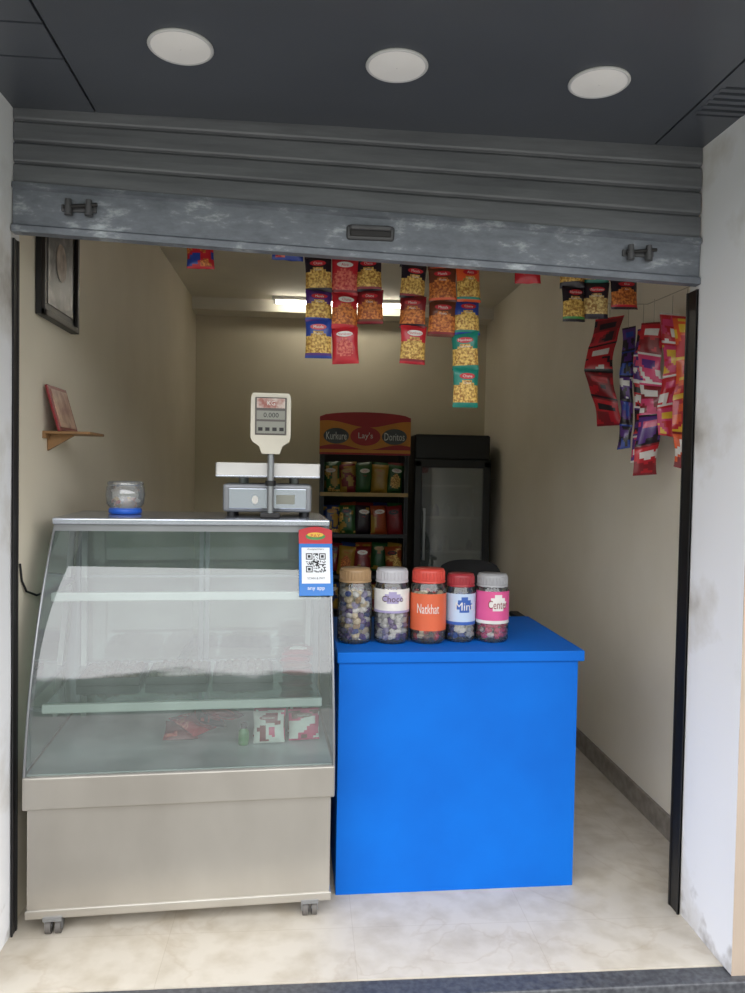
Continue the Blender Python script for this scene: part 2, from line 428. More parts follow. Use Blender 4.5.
def pk(name,c,c2=None,rough=0.35): return mat(name,c,rough,0.0,scale=30,col2=c2,coat=0.3)
red=pk("foil_red",(190,34,46)); drk=pk("foil_black",(34,24,34)); pur=pk("foil_purple",(84,44,120)); teal=pk("foil_teal",(24,126,110))
org=pk("foil_orange",(222,92,44)); yel=pk("foil_yellow",(222,180,56)); whi=pk("foil_white",(220,216,210)); grn=pk("foil_green",(60,130,60))
blu=pk("foil_blue",(40,66,150)); pnk=pk("foil_pink",(206,66,110)); brn=pk("foil_brown",(104,54,34)); mar=pk("foil_maroon",(130,28,36))
sn_y=mat("snack_window_yellow",(226,190,104),0.5,scale=110,col2=(150,104,42),lo=0.40,hi=0.60)
sn_o=mat("snack_window_orange",(212,130,60),0.5,scale=110,col2=(140,66,28),lo=0.40,hi=0.60)
sn_p=mat("snack_window_pale",(222,196,130),0.5,scale=100,col2=(150,108,56),lo=0.40,hi=0.60)
sn_r=mat("snack_window_red",(216,120,100),0.5,scale=100,col2=(176,40,50),lo=0.4,hi=0.6)

def packet(b,M,w,h,t,top,win,low=None,logo=red,logo_t=whi,label="Namkeen",style=0):
    low=low or top
    sd=random.uniform(0,50)
    def th(u,v):
        a=max(0,1-abs(2*u-1)**2.6); c=max(0,1-abs(2*v-1)**5)
        return t*(a**0.6)*(c**0.8)+0.0004
    def fx(u,v):
        k=1-0.06*math.sin(math.pi*v)
        return (u-.5)*w*k
    def wr(u,v): return 0.003*noise.noise(Vector((u*4+sd,v*5,sd)))*(1 if 0.06<v<0.94 else 2)
    def front(u,v): return (fx(u,v),-th(u,v)+wr(u,v),(v-.5)*h)
    def back(u,v): return (fx(1-u,v),th(1-u,v)+wr(1-u,v),(v-.5)*h)
    def mf(u,v):
        if v<0.06 or v>0.94: return top if style not in(2,) else whi
        if style==0:
            edge=0.60+0.08*math.cos((u-.5)*5)
            if v>edge: return top
            if v<0.14: return low
            return win
        if style==1:
            if (u-.5)**2/0.1+(v-.42)**2/0.07<1: return win
            return top
        if style==3:
            k=noise.noise(Vector((u*2.2+sd,v*2.6,sd)))
            if k>0.18: return win
            if k<-0.22: return low
            return top
        if v>0.68: return top
        if v>0.36: return win
        return low
    b.grid(front,10,16,mf,M); b.grid(back,10,16,lambda u,v:top,M)
    yy=-t-0.003
    b.disc((0,yy,h*0.29),w*0.30,h*0.075,logo,M,20)
    b.text(label,(0,yy-0.0012,h*0.29),h*0.07,logo_t,M,maxw=w*0.5)
    b.text(label,(0,yy-0.0012,h*0.12),h*0.055,logo_t,M,maxw=w*0.7)

def flat_bundle(name,x,y,z,cols,n,wd=0.10):
    b=B()
    for i in range(n):
        M=CM@T(x+random.uniform(-.006,.006),y,z+0.018+i*0.024,random.uniform(-.15,.15),math.radians(-90))
        c=cols[i%len(cols)]
        packet(b,M,wd,0.12,0.016,c,whi,c,logo=c,style=1)
    b.obj(name)
def up_bundle(name,x,y,z,sets,wd=0.115,hh=0.115):
    b=B()
    for i,(a,c,d) in enumerate(sets):
        M=CM@T(x+0.006*(i%2),y+i*0.034,z+hh*0.5+0.002,random.uniform(-.12,.12),math.radians(-14),random.uniform(-.04,.04))
        packet(b,M,wd,hh,0.018,a,c,d,logo=d,style=3)
    b.obj(name)
up_bundle("biscuit_packet_stack",0.800,0.24,0.539,[(whi,pnk,mar),(pnk,whi,mar),(mar,whi,pnk)])
up_bundle("biscuit_packet_stack",0.930,0.26,0.539,[(pnk,whi,brn),(whi,mar,pnk),(brn,whi,mar)])
flat_bundle("biscuit_packet_stack",0.91,0.40,0.752,[mar,brn,mar],4,0.12)
b=B()
for i in range(7):
    packet(b,CM@T(0.475+i*0.026,0.34+0.03*(i%2),0.564+0.010*i,0.45*i,math.radians(-70)),0.13,0.11,0.018,[mar,pnk,red,mar,drk,red,mar][i],mar if i%2 else sn_r,mar,style=3)
b.obj("candy_packet_pile")
b=B(); b.lathe([(0.001,0),(0.018,0),(0.020,0.01),(0.020,0.05),(0.011,0.062),(0.010,0.076),(0.001,0.076)],(0,0,0),grn,20)
b.lathe([(0.0115,0.062),(0.012,0.080),(0.001,0.082)],(0,0,0),dark_metal,20); b.obj("small_bottle",CM@T(0.708,0.23,0.539))
# filled trays added to form a dark band along the lower glass shelf
trm=mat("tray_dark",(58,60,58),0.4,scale=8)
swm=[mat("tray_fill_brown",(86,66,50),0.6,scale=30),mat("tray_fill_olive",(84,84,66),0.6,scale=30),mat("tray_fill_grey",(104,100,92),0.6,scale=30)]
for k in range(3):
    b=B(); x0=0.10+k*0.245; x1=x0+0.225; y0,y1=0.30,0.52; z=0.7495
    b.box((x0,y0,z),(x1,y1,z+0.004),trm)
    b.box((x0,y0,z),(x1,y0+0.005,z+0.028),trm); b.box((x0,y1-0.005,z),(x1,y1,z+0.028),trm)
    b.box((x0,y0,z),(x0+0.005,y1,z+0.028),trm); b.box((x1-0.005,y0,z),(x1,y1,z+0.028),trm)
    for i in range(7):
        for j in range(6):
            b.blob((x0+0.024+i*0.0295,y0+0.025+j*0.034,z+0.020+0.010*math.sin(math.pi*(i+.5)/7)),(0.017,0.019,0.014),swm[(i*j+k)%3],None,7,5,0.06)
    b.obj("dark_band_tray",CM)

# ------------------------------------------------------------------ QR payment card
b=B()
cardb=mat("card_blue",(20,110,190),0.35,scale=4); cardw=mat("card_white",(222,226,230),0.35,scale=4); cardr=mat("card_red",(180,32,40),0.35,scale=4); ink=mat("ink_black",(15,15,20),0.5,scale=4)
cw,ch=0.122,0.265
b.box((-cw/2,0,0),(cw/2,0.003,ch-0.02),cardb,bev=0.001)
N=14
vs=[]
for i in range(N+1):
    u=i/N; x=-cw/2+cw*u
    vs.append((x,-0.001,ch-0.018+0.014*math.sin(math.pi*u)))
vs2=[(v[0],-0.001,ch-0.07) for v in vs]
b.add(vs+vs2,[(N+1+i,N+2+i,i+1,i) for i in range(N)],cardr)
b.add([(v[0],0.002,v[2]) for v in vs+vs2],[(i,i+1,N+2+i,N+1+i) for i in range(N)],cardr)
b.box((-cw/2+0.010,-0.0008,0.045),(cw/2-0.010,0,ch-0.085),cardw)
b.disc((0,-0.0014,ch-0.042),0.036,0.014,grn); b.disc((0,-0.0018,ch-0.036),0.030,0.009,yel)
b.text("PAY",(0,-0.0024,ch-0.040),0.014,cardr,maxw=0.045)
b.text("Accepted Here",(0,-0.0016,ch-0.092),0.009,ink,maxw=0.08)
n=21;q=0.072/n
def fnd(i,j):
    for (a,c) in ((0,0),(0,n-7),(n-7,0)):
        if a<=i<a+7 and c<=j<c+7:
            k=max(abs(i-a-3),abs(j-c-3)); return k!=2
        if a-1<=i<a+8 and c-1<=j<c+8: return False
    return None
for i in range(n):
    for j in range(n):
        f_=fnd(i,j)
        if f_ is None: f_=random.random()<0.5
        if f_:
            x=-0.036+i*q; z=0.086+(n-1-j)*q
            b.add([(x,-0.0016,z),(x+q,-0.0016,z),(x+q,-0.0016,z+q),(x,-0.0016,z+q)],[(0,1,2,3)],ink)
b.text("SCAN & PAY",(0,-0.0016,0.064),0.008,ink,maxw=0.08)
b.text("any app",(0,-0.0016,0.024),0.014,cardw,maxw=0.07)
zt=ZT-0.012; zb=1.108
p0=Vector((0,gy(zb)-0.012,zb)); p1=Vector((0,gy(zt)-0.024,zt))
ang=math.atan2(p1.y-p0.y,p1.z-p0.z)
QM=CM@Matrix.Translation((W-0.066,p0.y,p0.z))@Matrix.Rotation(-ang,4,'X')
b.obj("qr_payment_card",QM)

# ------------------------------------------------------------------ weighing scale
sg=mat("scale_body_grey",(136,138,142),0.4,0.3,scale=6)
lcd=mat("lcd_grey",(140,140,130),0.3,scale=5)
b=B()
b.box((-0.172,-0.13,0.018),(0.165,0.14,0.126),sg,bev=0.012)
b.box((-0.150,-0.134,0.03),(0.145,-0.128,0.110),steel_top,bev=0.004)
b.disc((-0.05,-0.136,0.065),0.012,0.016,whi); b.box((0.03,-0.136,0.05),(0.10,-0.133,0.085),lcd)
for x in (-0.14,0.14):
    for y in (-0.1,0.11): b.cyl((x,y,0),(x,y,0.02),0.016,0.018,black_pl,16)
for x in (-0.1,0.1): b.cyl((x,0.01,0.11),(x,0.01,0.155),0.02,0.02,steel_d,16)
b.box((-0.198,-0.155,0.150),(0.195,0.165,0.160),steel_top,bev=0.004)
b.box((-0.198,-0.155,0.156),(0.195,-0.147,0.206),white_pl,bev=0.003)
b.box((-0.198,0.157,0.156),(0.195,0.165,0.206),white_pl,bev=0.003)
b.box((-0.198,-0.155,0.156),(-0.190,0.165,0.206),white_pl,bev=0.003)
b.box((0.187,-0.155,0.156),(0.195,0.165,0.206),white_pl,bev=0.003)
b.box((-0.03,-0.20,0.0),(0.045,-0.13,0.018),dark_metal,bev=0.004)
b.cyl((0.008,-0.175,0.01),(0.008,-0.175,0.29),0.013,0.013,steel_d,18)
b.cyl((0.008,-0.175,0.12),(0.008,-0.175,0.14),0.02,0.02,black_pl,18)
hv=[(-0.026,0.240),(0.040,0.240),(0.050,0.268),(0.072,0.284),(0.080,0.300),(0.080,0.450),(0.072,0.466),(-0.060,0.466),(-0.068,0.450),(-0.068,0.300),(-0.060,0.284),(-0.036,0.268)]
vs=[(x,-0.20,z) for x,z in hv]+[(x,-0.145,z) for x,z in hv]
k=len(hv); fs=[list(range(k)),list(range(k,2*k))[::-1]]+[(i,k+i,k+(i+1)%k,(i+1)%k) for i in range(k)]
b.add(vs,fs,mat("scale_head_ivory",(206,200,184),0.4,scale=6))
b.box((-0.052,-0.204,0.310),(0.064,-0.199,0.450),mat("scale_bezel",(90,84,80),0.4,scale=6),bev=0.003)
b.box((-0.046,-0.2055,0.368),(0.058,-0.203,0.400),lcd)
b.box((-0.046,-0.2055,0.410),(0.058,-0.203,0.446),mat("scale_label",(150,90,80),0.4,scale=40,col2=(200,190,180)))
b.text("KG",(0.007,-0.2065,0.428),0.016,whi,maxw=0.05)
b.box((-0.046,-0.2055,0.316),(0.058,-0.203,0.360),lcd)
b.text("0.000",(0.007,-0.2065,0.384),0.018,ink,maxw=0.08)
for i in range(4): b.box((-0.040+i*0.026,-0.2075,0.325),(-0.024+i*0.026,-0.2045,0.338),dark_metal)
b.obj("weighing_scale",T(-0.148,3.06,ZT+0.001,math.radians(2)))

clear=glass("clear_plastic",(246,248,250),0.08,0.26,hazecol=(235,238,240))
b=B()
bl=mat("plastic_blue",(40,100,210),0.4,scale=5)
b.lathe([(0.001,0.0),(0.055,0.0),(0.062,0.004),(0.062,0.018),(0.056,0.024)],(0,0,0),bl,32)
b.lathe([(0.056,0.022),(0.070,0.040),(0.074,0.075),(0.070,0.105),(0.062,0.112)],(0,0,0),clear,32)
b.lathe([(0.066,0.108),(0.068,0.120),(0.062,0.126),(0.001,0.128)],(0,0,0),clear,32)
for i in range(22):
    a=random.uniform(0,6.28);r_=random.uniform(0,0.046)
    b.blob((r_*math.cos(a),r_*math.sin(a),random.uniform(0.030,0.06)),(0.012,0.009,0.008),random.choice([whi,sn_r,sn_p,sn_o]),None,6,4,0.1)
b.obj("candy_tub",T(-0.698,3.02,ZT+0.001))

# ------------------------------------------------------------------ blue counter
bluep=mat("blue_paint",(0,100,196),0.6,scale=3,col2=(0,93,187),bump=0.05,spec=0.2)
ZK=0.898
K=Matrix.Translation((0.12,2.722,0))@Matrix.Rotation(math.radians(1.2),4,'Z')
b=B()
b.box((0.010,0.015,0.0),(0.908,0.63,ZK-0.04),bluep)
b.box((0.002,0.004,ZK-0.040),(0.930,0.685,ZK),bluep,bev=0.004)
b.obj("blue_counter",K)

# ------------------------------------------------------------------ jars
jar_pl=glass("jar_plastic",(244,245,246),0.03,0.05)
def jar(x,y,r,h,lid,cands,label,text_,ltc,lz=(0.22,0.62),fill=0.84,csz=1.0):
    b=B()
    hb=h*0.84
    b.lathe([(0.001,0.002),(r*0.9,0.0),(r,0.012),(r*0.985,hb*0.12),(r,hb*0.2),(r,hb*0.82),(r*0.93,hb*0.93),(r*0.82,hb)],(0,0,0),jar_pl,36)
    lr=r*0.88
    z0=hb-0.002
    b.lathe([(lr*0.98,z0),(lr,z0+0.003),(lr,h-0.008),(lr*0.95,h),(0.001,h)],(0,0,0),lid,36)
    for i in range(30):
        a=2*math.pi*i/30
        b.cyl((lr*math.cos(a),lr*math.sin(a),z0+0.006),(lr*math.cos(a),lr*math.sin(a),h-0.010),0.0022,0.0022,lid,5)
    b.lathe([(lr*1.05,z0-0.004),(lr*1.07,z0),(lr*1.02,z0+0.004)],(0,0,0),lid,36)
    zz_=0.026
    while zz_<hb*fill:
        for rr,n in ((r*0.72,11),(r*0.38,5)):
            for i in range(n):
                a=2*math.pi*(i+random.random()*.6)/n
                b.blob((rr*math.cos(a),rr*math.sin(a),zz_+random.uniform(-.003,.003)),(0.018*csz,0.013*csz,0.012*csz),random.choice(cands),None,6,4,0.12)
        zz_+=0.020
    if label:
        z0,z1=h*lz[0],h*lz[1]
        rr=r*1.008
        def fl(u,v):
            a=math.radians(-180+180*u)
            return (rr*math.cos(a),rr*math.sin(a),z0+(z1-z0)*v)
        lab2=label[1]
        b.grid(fl,28,10,lambda u,v: lab2 if (v<0.12 or ((u-.5)**2/0.03+(v-.62)**2/0.06<1)) else label[0])
        tmp=B(); tmp.text(text_,(0,0,0),(z1-z0)*0.26,ltc,maxw=r*1.25)
        zc=(z0+z1)/2+(z1-z0)*0.1
        out=[]
        for v in tmp.v:
            a=v.x/rr
            out.append((math.sin(a)*(rr+0.001),-math.cos(a)*(rr+0.001),v.z+zc))
        b.add(out,tmp.f,ltc)
    b.obj("candy_jar",T(x,y,ZK+0.001,random.uniform(-.2,.2)))
gold=mat("lid_tan",(166,134,96),0.4,scale=5); lidg=mat("lid_grey",(186,184,188),0.4,scale=5); lidr=mat("lid_red",(204,72,60),0.4,scale=5); lidm=mat("lid_crimson",(160,48,56),0.4,scale=5)
lid5=mat("lid_silver",(160,160,162),0.4,scale=5)
lorg=mat("label_orange",(214,98,60),0.45,scale=8); lpnk=mat("label_pink",(214,84,140),0.45,scale=8); lblu=mat("label_pale_blue",(186,204,226),0.45,scale=8); lbl2=mat("label_blue",(52,92,170),0.45,scale=8)
lavender=pk("wrap_lavender",(160,150,186)); cream=pk("wrap_cream",(216,196,160)); dbrn=pk("wrap_dark_brown",(84,52,50))
jar(0.194,2.915,0.067,0.283,gold,[pur,cream,blu,whi,lavender,cream,whi,gold],None,"",blu)
jar(0.337,2.915,0.068,0.283,lidg,[whi,pur,dbrn,whi,lavender,whi],(whi,lavender),"Choco",dbrn,(0.42,0.74))
jar(0.480,2.915,0.070,0.283,lidr,[dbrn,brn,cream,red],(lorg,lorg),"Natkhat",whi,(0.18,0.68))
jar(0.611,2.935,0.059,0.262,lidm,[blu,whi,lbl2,whi],(lblu,lbl2),"Mint",whi,(0.26,0.72))
jar(0.738,2.935,0.066,0.262,lid5,[pnk,dbrn,whi,pnk],(lpnk,whi),"Center",mar,(0.28,0.76))

# ------------------------------------------------------------------ hanging rail and snack strips
b=B(); b.cyl((XL,2.92,2.47),(XR,2.92,2.47),0.008,0.008,steel_d,12)
b.obj("hanging_rail")
strmat=mat("string",(190,180,160),0.8,scale=10)
def strip(x,ztop,items,y=2.905,w=0.102):
    b=B()
    b.tube([(x-0.02,2.92,2.461),(x-0.02,y,ztop-0.015)],0.0012,strmat,6)
    b.tube([(x+0.02,2.92,2.461),(x+0.02,y,ztop-0.015)],0.0012,strmat,6)
    for k,(z0,z1,c1,c2,c3,st) in enumerate(items):
        M=T(x+random.uniform(-.005,.005),y-0.003*(k%2),(z0+z1)/2,random.uniform(-.25,.25),random.uniform(-.06,.06),random.uniform(-.05,.05))
        lg=whi if c1 in(red,) else red
        packet(b,M,w,z1-z0+0.008,0.019,c1,c2,c3,logo=lg,logo_t=(red if lg is whi else whi),label=random.choice(["Namkeen","Masala","Moong","Aloo","Chana"]),style=st)
    b.obj("snack_packet_strip")
def col(x,zs,ds,**k):
    it=[]
    for i,d in enumerate(ds): it.append((zs[i+1],zs[i])+d)
    strip(x,zs[0],it,**k)
Dk=(drk,sn_y,drk,0); Db=(brn,sn_p,mar,0); Pu=(pur,sn_y,blu,0); Re=(red,sn_r,red,1); Rd=(red,sn_p,red,0); Or=(org,sn_o,brn,0); Te=(teal,sn_y,teal,0); Tb=(blu,sn_y,teal,0)
col(0.034,[2.452,2.355,2.230,2.120,1.983],[Dk,Dk,Pu,(blu,sn_y,pur,0)])
col(0.136,[2.452,2.355,2.225,2.095,1.965],[Re,(red,sn_r,mar,0),(red,sn_o,red,0),Re])
col(0.228,[2.452,2.36,2.24,2.120],[Dk,(drk,sn_y,mar,0),(mar,sn_o,brn,0)])
col(0.395,[2.452,2.34,2.22,2.11,1.972],[Dk,(drk,sn_y,mar,0),(mar,sn_o,drk,0),(red,sn_y,mar,0)])
col(0.505,[2.452,2.335,2.21,2.080],[Or,(brn,sn_o,org,0),(brn,sn_o,mar,0)],w=0.108)
col(0.605,[2.452,2.345,2.215,2.09,1.955,1.812],[Or,(org,sn_y,teal,0),Tb,Te,Te])
col(-0.405,[2.452,2.40,2.30],[Dk,(red,sn_o,blu,3)])
col(-0.08,[2.452,2.345],[(blu,sn_r,blu,3)],w=0.12)
col(0.835,[2.452,2.295],[(red,sn_r,red,1)])
col(1.02,[2.452,2.285,2.155],[Dk,(drk,sn_y,grn,0)],w=0.095)
col(1.115,[2.452,2.30,2.17],[Te,(drk,sn_p,drk,0)],w=0.098)
col(1.225,[2.452,2.32,2.21],[Or,(drk,sn_o,red,0)],w=0.115)

# right-wall hanging sachet ribbons (one bundle on a cord fixed to the wall)
b=B()
b.tube([(XR,4.15,2.52),(1.50,3.65,2.40),(1.46,3.2,2.30),(1.455,2.80,2.285),(XR,2.70,2.34)],0.002,strmat,6)
b.cyl((XR,4.15,2.52),(XR-0.02,4.15,2.52),0.006,0.004,steel_d,10)
def ribbon(x,y,zt,zb,w,cols,n,rz,bow=0.0,zs=None,ph=0.0,sway=0.0,tw=0.35):
    """continuous strip of n joined foil sachets: bulging pockets, pinched seals, twisting"""
    b.tube([(x,y,(zs or zt)+0.0),(x,y,zt-0.005)],0.0015,strmat,6)
    nv=n*14; nu=10
    def pt(u,v,side):
        t=v; k=(v*n)%1.0
        a=rz+tw*math.sin(v*5.0+ph)+0.15*noise.noise(Vector((v*6,ph,x)))
        cx_=x-bow*math.sin(math.pi*t)+sway*t+0.008*math.sin(v*9+ph)
        cy_=y+0.010*math.sin(v*7+ph*2)
        puff=0.013*(max(0,math.sin(math.pi*k))**0.5)*(max(0,1-abs(2*u-1)**3)**0.6)+0.0006
        wob=0.006*noise.noise(Vector((u*3+ph,v*n*1.6,y*3)))
        ww=w*(1-0.07*math.sin(math.pi*k))
        lx=(u-.5)*ww; ly=(-puff if side>0 else puff)+wob
        z=zt-(zt-zb)*v+ (u-.5)*w*0.25*math.sin(v*6+ph)
        return (cx_+lx*math.cos(a)-ly*math.sin(a), cy_+lx*math.sin(a)+ly*math.cos(a), z)
    def mf(u,v):
        i=int(v*n); k=(v*n)%1.0
        tp,wn,lw=cols[i%len(cols)]
        if k<0.05 or k>0.95: return lw
        if (u-.5)**2/0.09+(k-.32)**2/0.018<1: return wn
        q=noise.noise(Vector((u*2.6+ph*3,v*n*2.4,ph)))
        if k>0.5 and q>0.05: return lw
        if q<-0.30: return wn
        return tp
    b.grid(lambda u,v:pt(u,v,1),nu,nv,lambda u,v:mf(u,v))
    b.grid(lambda u,v:pt(1-u,v,-1),nu,nv,lambda u,v:cols[0][0])
rz=math.radians(-28)
ribbon(1.455,3.60,2.325,1.80,0.135,[(mar,drk,red),(red,whi,drk),(mar,red,drk),(red,drk,mar)],4,math.radians(-32),0.055,2.39,0.4,0.02)
ribbon(1.450,3.37,2.235,1.68,0.060,[(pur,blu,drk),(drk,pur,blu),(pur,whi,drk)],5,rz,0.0,2.33,1.0)
ribbon(1.452,3.22,2.20,1.62,0.065,[(drk,red,pur),(pur,pnk,whi),(red,drk,whi)],5,rz,0.0,2.305,2.2)
ribbon(1.440,3.09,2.20,1.56,0.100,[(red,whi,mar),(pnk,pur,whi),(mar,whi,pnk),(pur,pnk,drk)],5,rz,0.0,2.297,3.1,-0.015)
ribbon(1.470,2.99,2.22,1.72,0.080,[(red,pnk,whi),(pnk,yel,red)],4,rz,0,2.29,4)
ribbon(1.450,2.83,2.17,1.58,0.115,[(org,yel,red),(org,red,yel),(red,org,yel),(org,whi,mar)],4,rz,-0.015,2.285,5.2,0.015,0.25)
b.obj("hanging_candy_sachets")

# ------------------------------------------------------------------ left wall items
b=B()
frame_m=mat("frame_dark_wood",(30,24,22),0.4,scale=12)
artw=mat("calendar_print",(120,118,116),0.35,scale=9,col2=(44,42,46),lo=0.45,hi=0.6)
w_,h_=0.41,0.42
b.box((-w_/2,0,0),(w_/2,0.02,h_),black)
for (lo,hi) in (((-w_/2,-0.012,0),(w_/2,0.0,0.022)),((-w_/2,-0.012,h_-0.022),(w_/2,0.0,h_)),((-w_/2,-0.012,0),(-w_/2+0.022,0.0,h_)),((w_/2-0.022,-0.012,0),(w_/2,0.0,h_))):
    b.box(lo,hi,frame_m,bev=0.002)
b.box((-w_/2+0.06,-0.003,0.05),(w_/2-0.06,-0.001,h_-0.05),artw)
b.disc((0,-0.005,h_*0.55),0.06,0.07,mat("print_mid",(150,130,110),0.4,scale=20,col2=(80,50,40)))
b.obj("framed_picture",Matrix.Translation((XL+0.024,3.00,2.09))@Matrix.Rotation(math.radians(90),4,'Z'))
b=B()
b.box((XL,2.88,1.672),(-0.795,3.08,1.682),wood,bev=0.003)
vs=[(XL+0.002,2.93,1.672),(-0.86,2.93,1.672),(XL+0.002,2.93,1.61),(XL+0.002,2.945,1.672),(-0.86,2.945,1.672),(XL+0.002,2.945,1.61)]
b.add(vs,[(0,2,1),(3,4,5),(0,1,4,3),(1,2,5,4),(2,0,3,5)],wood)
b.box((XL,2.88,1.655),(XL+0.012,3.08,1.675),wood)
b.obj("wall_shelf")
b=B()
b.box((-0.11,0,0),(0.11,0.010,0.175),mar,bev=0.002)
b.box((-0.09,-0.003,0.015),(0.09,0.0,0.160),mat("deity_print",(196,160,136),0.3,scale=18,col2=(140,90,80)))
b.obj("small_picture_frame",Matrix.Translation((XL+0.068,2.98,1.683))@Matrix.Rotation(math.radians(90),4,'Z')@Matrix.Rotation(math.radians(-16),4,'X'))
b=B()
b.tube([(XL+0.003,2.66,1.22),(XL+0.006,2.67,1.16),(XL+0.010,2.70,1.12),(XL+0.010,2.80,1.09),(XL+0.006,2.95,1.085)],0.004,black_pl,8)
b.obj("power_cable")

# ------------------------------------------------------------------ back: chips rack
dgrn=pk("bag_dimmed_green",(36,84,40)); dred=pk("bag_dimmed_red",(120,26,32)); dyel=pk("bag_dimmed_yellow",(158,122,40)); dblu=pk("bag_dimmed_blue",(30,50,104)); dorg=pk("bag_dimmed_orange",(150,66,30))  # darker copies of the foil colours, with the dim back of the shop painted in
b=B()
rx0,rx1,ry0,ry1=0.11,0.81,6.02,6.42
hd_y=mat("rack_header_yellow",(214,138,36),0.45,scale=4); hd_r=mat("rack_header_red",(176,30,36),0.45,scale=4)
for x in (rx0,rx1-0.03):
    b.box((x,ry0,0.0),(x+0.03,ry0+0.03,1.98),black); b.box((x,ry1-0.03,0.0),(x+0.03,ry1,1.98),black)
    b.box((x+0.012,ry0,0.1),(x+0.018,ry1,1.75),black)
b.box((rx0,ry1-0.01,0.05),(rx1,ry1,1.98),mat("rack_back_panel",(36,30,28),0.6,scale=5))
N=16; hv=[]
for i in range(N+1):
    u=i/N; hv.append((rx0-0.01+(rx1-rx0+0.02)*u,1.985+0.04*math.sin(math.pi*u)**0.5))
vs=[(x,ry0-0.02,z) for x,z in hv]+[(x,ry0-0.02,1.69) for x,z in hv]+[(x,ry0+0.02,z) for x,z in hv]+[(x,ry0+0.02,1.69) for x,z in hv]
n1=N+1
fs=[]
for i in range(N):
    fs+=[(n1+i,n1+i+1,i+1,i),(2*n1+i,2*n1+i+1,3*n1+i+1,3*n1+i),(i,i+1,2*n1+i+1,2*n1+i),(n1+i,3*n1+i,3*n1+i+1,n1+i+1)]
b.add(vs,fs,hd_r)
yy=ry0-0.024
b.box((rx0-0.01,yy,1.705),(rx1+0.01,ry0-0.02,1.73),hd_y)
def wav(u,v):
    x=rx0-0.01+(rx1-rx0+0.02)*u
    lo=1.75+0.02*math.sin(u*9); hi=1.93+0.025*math.sin(u*7+1)
    return (x,yy-0.001,lo+(hi-lo)*v)
b.grid(wav,24,1,hd_y)
for (x,rr,c,t) in ((0.23,0.10,drk,"Kurkure"),(0.46,0.12,hd_r,"Lay's"),(0.69,0.10,drk,"Doritos")):
    b.disc((x,yy-0.003,1.835),rr,rr*0.62,c); b.text(t,(x,yy-0.005,1.835),0.06,whi,maxw=rr*1.6)
shz=[1.36,1.03,0.70,0.37,0.04]
for z in shz:
    b.box((rx0,ry0,z),(rx1,ry1,z+0.015),black); b.box((rx0,ry0-0.012,z),(rx1,ry0,z+0.03),dyel if z>1.3 else black)
bagc=[[dgrn,dred,dgrn,dyel,dgrn],[dblu,dgrn,drk,dorg,dred],[dgrn,dyel,dred,dblu,dorg],[dred,dyel,dblu,dgrn,dorg],[dyel,dblu,dgrn,dred,dorg]]
for r_i,z in enumerate(shz):
    for row in (1,0):
        for i in range(5):
            if row==0 and random.random()<0.3: continue
            c=bagc[r_i][(i+row*2)%5]
            M=T(rx0+0.093+i*0.128+row*0.02,ry0+0.08+row*0.12+random.uniform(-.01,.02),z+0.015+0.122+row*0.02,random.uniform(-.3,.3),random.uniform(-.12,.05),random.uniform(-.12,.12))
            packet(b,M,0.138,0.235,0.032,c,random.choice([dyel,c,sn_y,c,sn_o]),random.choice([c,dred,dyel]),logo=random.choice([dyel,whi,drk]),logo_t=red,label="Chips",style=random.choice([1,3]))
b.obj("chips_display_rack")

# ------------------------------------------------------------------ fridge
b=B()
fx0,fx1,fy0,fy1=0.872,1.495,6.08,6.64
fin=mat("fridge_liner",(170,172,168),0.5,scale=4)
fgl=glass("fridge_glass",(200,208,208),0.10,0.12)
b.box((fx0,fy0+0.05,0.03),(fx0+0.03,fy1,1.86),black); b.box((fx1-0.03,fy0+0.05,0.03),(fx1,fy1,1.86),black)
b.box((fx0,fy1-0.03,0.03),(fx1,fy1,1.86),fin); b.box((fx0+0.03,fy1-0.04,0.3),(fx1-0.03,fy1-0.03,1.66),fin)
b.box((fx0+0.03,fy0+0.06,0.30),(fx0+0.036,fy1-0.03,1.66),fin); b.box((fx1-0.036,fy0+0.06,0.30),(fx1-0.03,fy1-0.03,1.66),fin)
b.box((fx0,fy0+0.03,1.66),(fx1,fy1,1.87),black,bev=0.02)
b.box((fx0,fy0+0.03,0.03),(fx1,fy1,0.30),black,bev=0.01)
for (lo,hi) in (((fx0,fy0,0.28),(fx0+0.06,fy0+0.05,1.66)),((fx1-0.06,fy0,0.28),(fx1,fy0+0.05,1.66)),((fx0,fy0,1.60),(fx1,fy0+0.05,1.67)),((fx0,fy0,0.28),(fx1,fy0+0.05,0.36))):
    b.box(lo,hi,black,bev=0.008)
b.box((fx0+0.05,fy0+0.02,0.34),(fx1-0.05,fy0+0.024,1.62),fgl)
b.box((fx0+0.07,fy0-0.03,0.85),(fx0+0.09,fy0-0.01,1.25),steel_d,bev=0.004)
for z in (0.87,1.27): b.box((fx0+0.07,fy0-0.02,z-0.02),(fx0+0.09,fy0+0.01,z),steel_d)
for z in (0.34,0.62,0.90,1.18,1.44):
    b.box((fx0+0.03,fy0+0.09,z),(fx1-0.03,fy1-0.05,z+0.008),steel_top)
    b.box((fx0+0.03,fy0+0.08,z),(fx1-0.03,fy0+0.09,z+0.022),whi)
    if z<1.25:
        for i in range(5):
            if random.random()<0.8:
                x=fx0+0.10+i*0.10+random.uniform(-.01,.01)
                c=random.choice([whi,lidg,whi,blu,drk]); hh=random.uniform(0.10,0.16)
                b.lathe([(0.001,0),(0.028,0),(0.03,0.01),(0.03,hh*0.65),(0.012,hh*0.85),(0.012,hh),(0.001,hh)],(x,fy0+0.16,z+0.008),c,14)
for x in (fx0+0.05,fx1-0.05):
    for y in (fy0+0.1,fy1-0.05): b.cyl((x,y,0),(x,y,0.04),0.02,0.02,black_pl,12)
b.obj("display_fridge")

